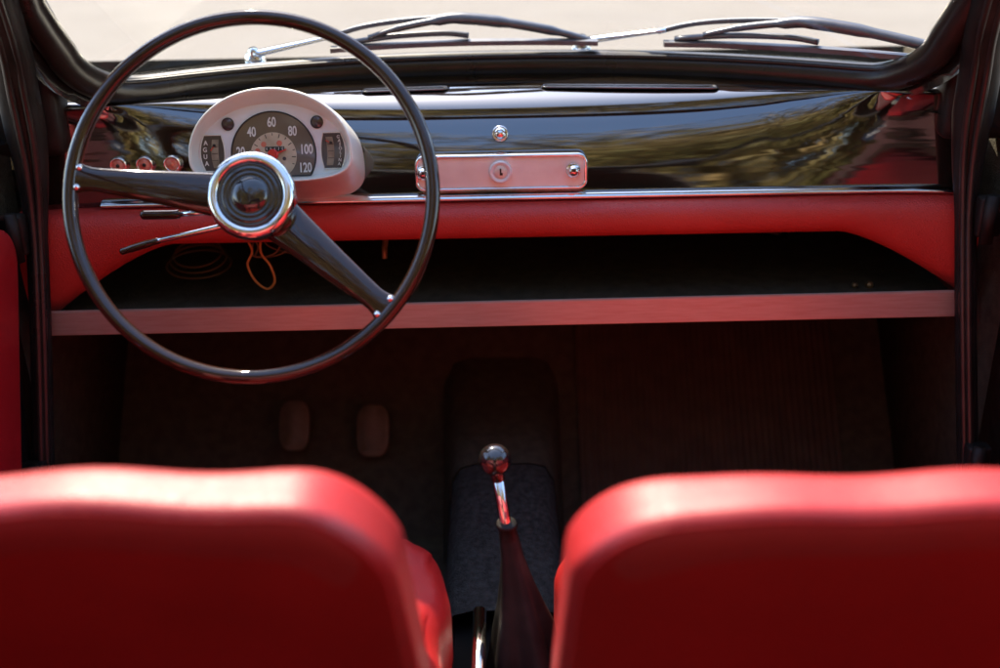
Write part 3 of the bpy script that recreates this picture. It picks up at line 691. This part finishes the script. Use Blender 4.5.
def pedal(x, z, hw, hh, mt, label, y=1.53):
    t = thing('pedal', (x, y, z), label, 'pedal', 'foot pedals'); n = Vector((0, -.82, .57)); vv = Vector((0, .57, .82))
    bm = bmesh.new(); rows = []
    for k, (sc_, d) in enumerate(((.96, -.008), (1, -.004), (1, .002), (.93, .004))):
        rows.append([Vector((x, y, z))+Vector((1, 0, 0))*hw*sc_*c*kk+vv*hh*sc_*s*kk+n*d for c, s, kk in [(math.cos(a), math.sin(a), (abs(math.cos(a))**3.2+abs(math.sin(a))**3.2)**(-1/3.2)) for a in [2*math.pi*i/40 for i in range(40)]]])
    V = grid(bm, rows, closed_u=True); bm.faces.new(V[0][::-1]); bm.faces.new(V[-1])
    for i in range(-6, 7):
        c = Vector((x, y, z))+vv*i*hh/8+n*.0045; tube(bm, [c-Vector((hw*.75, 0, 0)), c+Vector((hw*.75, 0, 0))], .0016, 6)
    obj('pad', bm, mt, t)
    bm = bmesh.new(); tube(bm, smooth_path([Vector((x, y, z))-n*.006, Vector((x, y+.06, z-.03)), Vector((x, y+.09, z-.11))]), .007, 10); obj('pedal_arm', bm, 'body', t)
M['pedal'] = mat('dusty_pedal_rubber', (.15, .11, .075), .5, noise=(60, (.11, .08, .055)))
pedal(-.3300, .386, .024, .040, 'pedal', 'ribbed rubber clutch pedal, leftmost of the two round-cornered pads')
pedal(-.2060, .374, .026, .042, 'pedal', 'ribbed rubber brake pedal, right of the clutch pad, below the steering wheel rim')
pedal(-.0700, .320, .020, .055, 'tan', 'narrow tan metal accelerator pedal left of the gear knob', 1.50)
bm = bmesh.new(); rows = []
fl = smooth_path([(0, 1.02, .226), (0, 1.30, .226), (0, 1.42, .228), (0, 1.50, .290), (0, 1.62, .432), (0, 1.68, .505)], 5)
for i in range(121):
    x = .125+.42*i/120; z = .0014 if i % 3 == 0 else 0
    rows.append([(x, p.y-z, p.z+.006+z*1.2) for p in fl])
grid(bm, rows); fm = obj('floor_mat', bm, 'mat', smooth=False); tag(fm, 'black ribbed rubber floor mat in the passenger footwell', 'floor mat')

# ------------------------------------------------------------------ trees and wall behind the viewer (seen mirrored in the lacquer)
def tree_proto():
    t = thing('tree', (0, 0, 0), 'x', 'tree', 'trees behind the car')
    bm = bmesh.new(); tube(bm, smooth_path([(0, 0, 0), (.1, 0, 1.2), (0, .1, 2.4), (.1, 0, 4)]), [.22-.006*i for i in range(25)], 12)
    for k in range(7):
        a = k*.9; z = 1.7+k*.3; tube(bm, smooth_path([(.03, .03, z), (math.cos(a)*.9, math.sin(a)*.9, z+.8), (math.cos(a)*1.7, math.sin(a)*1.7, z+1.2)], 4), [.08-.008*i for i in range(9)], 7)
    obj('trunk', bm, 'bark', t)
    bm = bmesh.new(); cl = [(random.uniform(-2.2, 2.2), random.uniform(-2.2, 2.2), random.uniform(1.0, 5.6), random.uniform(.6, 1.2)) for _ in range(42)]
    for _ in range(26000):
        c = random.choice(cl); d = Vector((random.gauss(0, 1), random.gauss(0, 1), random.gauss(0, 1))).normalized()*c[3]*random.random()**.4
        p = Vector(c[:3])+d; u = Vector((random.gauss(0, 1), random.gauss(0, 1), random.gauss(0, 1))).normalized(); v = u.orthogonal().normalized(); s = random.uniform(.035, .075)
        bm.faces.new([bm.verts.new(p+u*s*a+v*s*.6*b) for a, b in ((-1, 0), (0, -1), (1, 0), (0, 1))])
    obj('crown', bm, 'leaf', t, smooth=False); return t
tp = tree_proto(); kids = list(tp.children)
spots = [(-11, -9), (-6.5, -8), (-2.6, -9.5), (1.2, -7.6), (4.8, -9), (8.4, -8), (13, -9.5)]
for i, (x, y) in enumerate(spots):
    if i == 0: r = tp
    else:
        r = tp.copy(); COL.objects.link(r)
        for c in kids: d = c.copy(); COL.objects.link(d); d.parent = r
    r.location = (x, y, 0); r.rotation_euler = (0, 0, i*1.3); s = 1.5+.2*(i*2 % 3); r.scale = (s, s, s)
    r['label'] = 'olive green broad-leaved tree on the grass, %s in the row behind the car' % ('leftmost', 'second from left', 'third from left', 'middle one', 'third from right', 'second from right', 'rightmost')[i]
for i, (x, y, s) in enumerate([(-19, 33, 2.1), (-11.5, 37, 2.5), (-3, 32, 1.9), (3.5, 36, 2.3), (11, 31, 1.8), (19, 35, 2.4)]):
    r = tp.copy(); COL.objects.link(r)
    for c in kids: d = c.copy(); COL.objects.link(d); d.parent = r
    r.location = (x, y-3, 0); r.rotation_euler = (0, 0, i*2.1+.5); r.scale = (s, s, s*1.25); r['group'] = 'trees far ahead of the car'
    r['label'] = 'tall olive tree far ahead of the car, %s in its row' % ('leftmost', 'second from left', 'third from left', 'third from right', 'second from right', 'rightmost')[i]
bm = bmesh.new(); box(bm, (3, -13, 1.0), (40, .4, 2.0), .03); box(bm, (3, -13, 2.05), (40.1, .6, .1), .02); o = obj('garden_wall', bm, 'brick', smooth=False); tag(o, 'long low terracotta garden wall beyond the trees behind the car', 'wall')
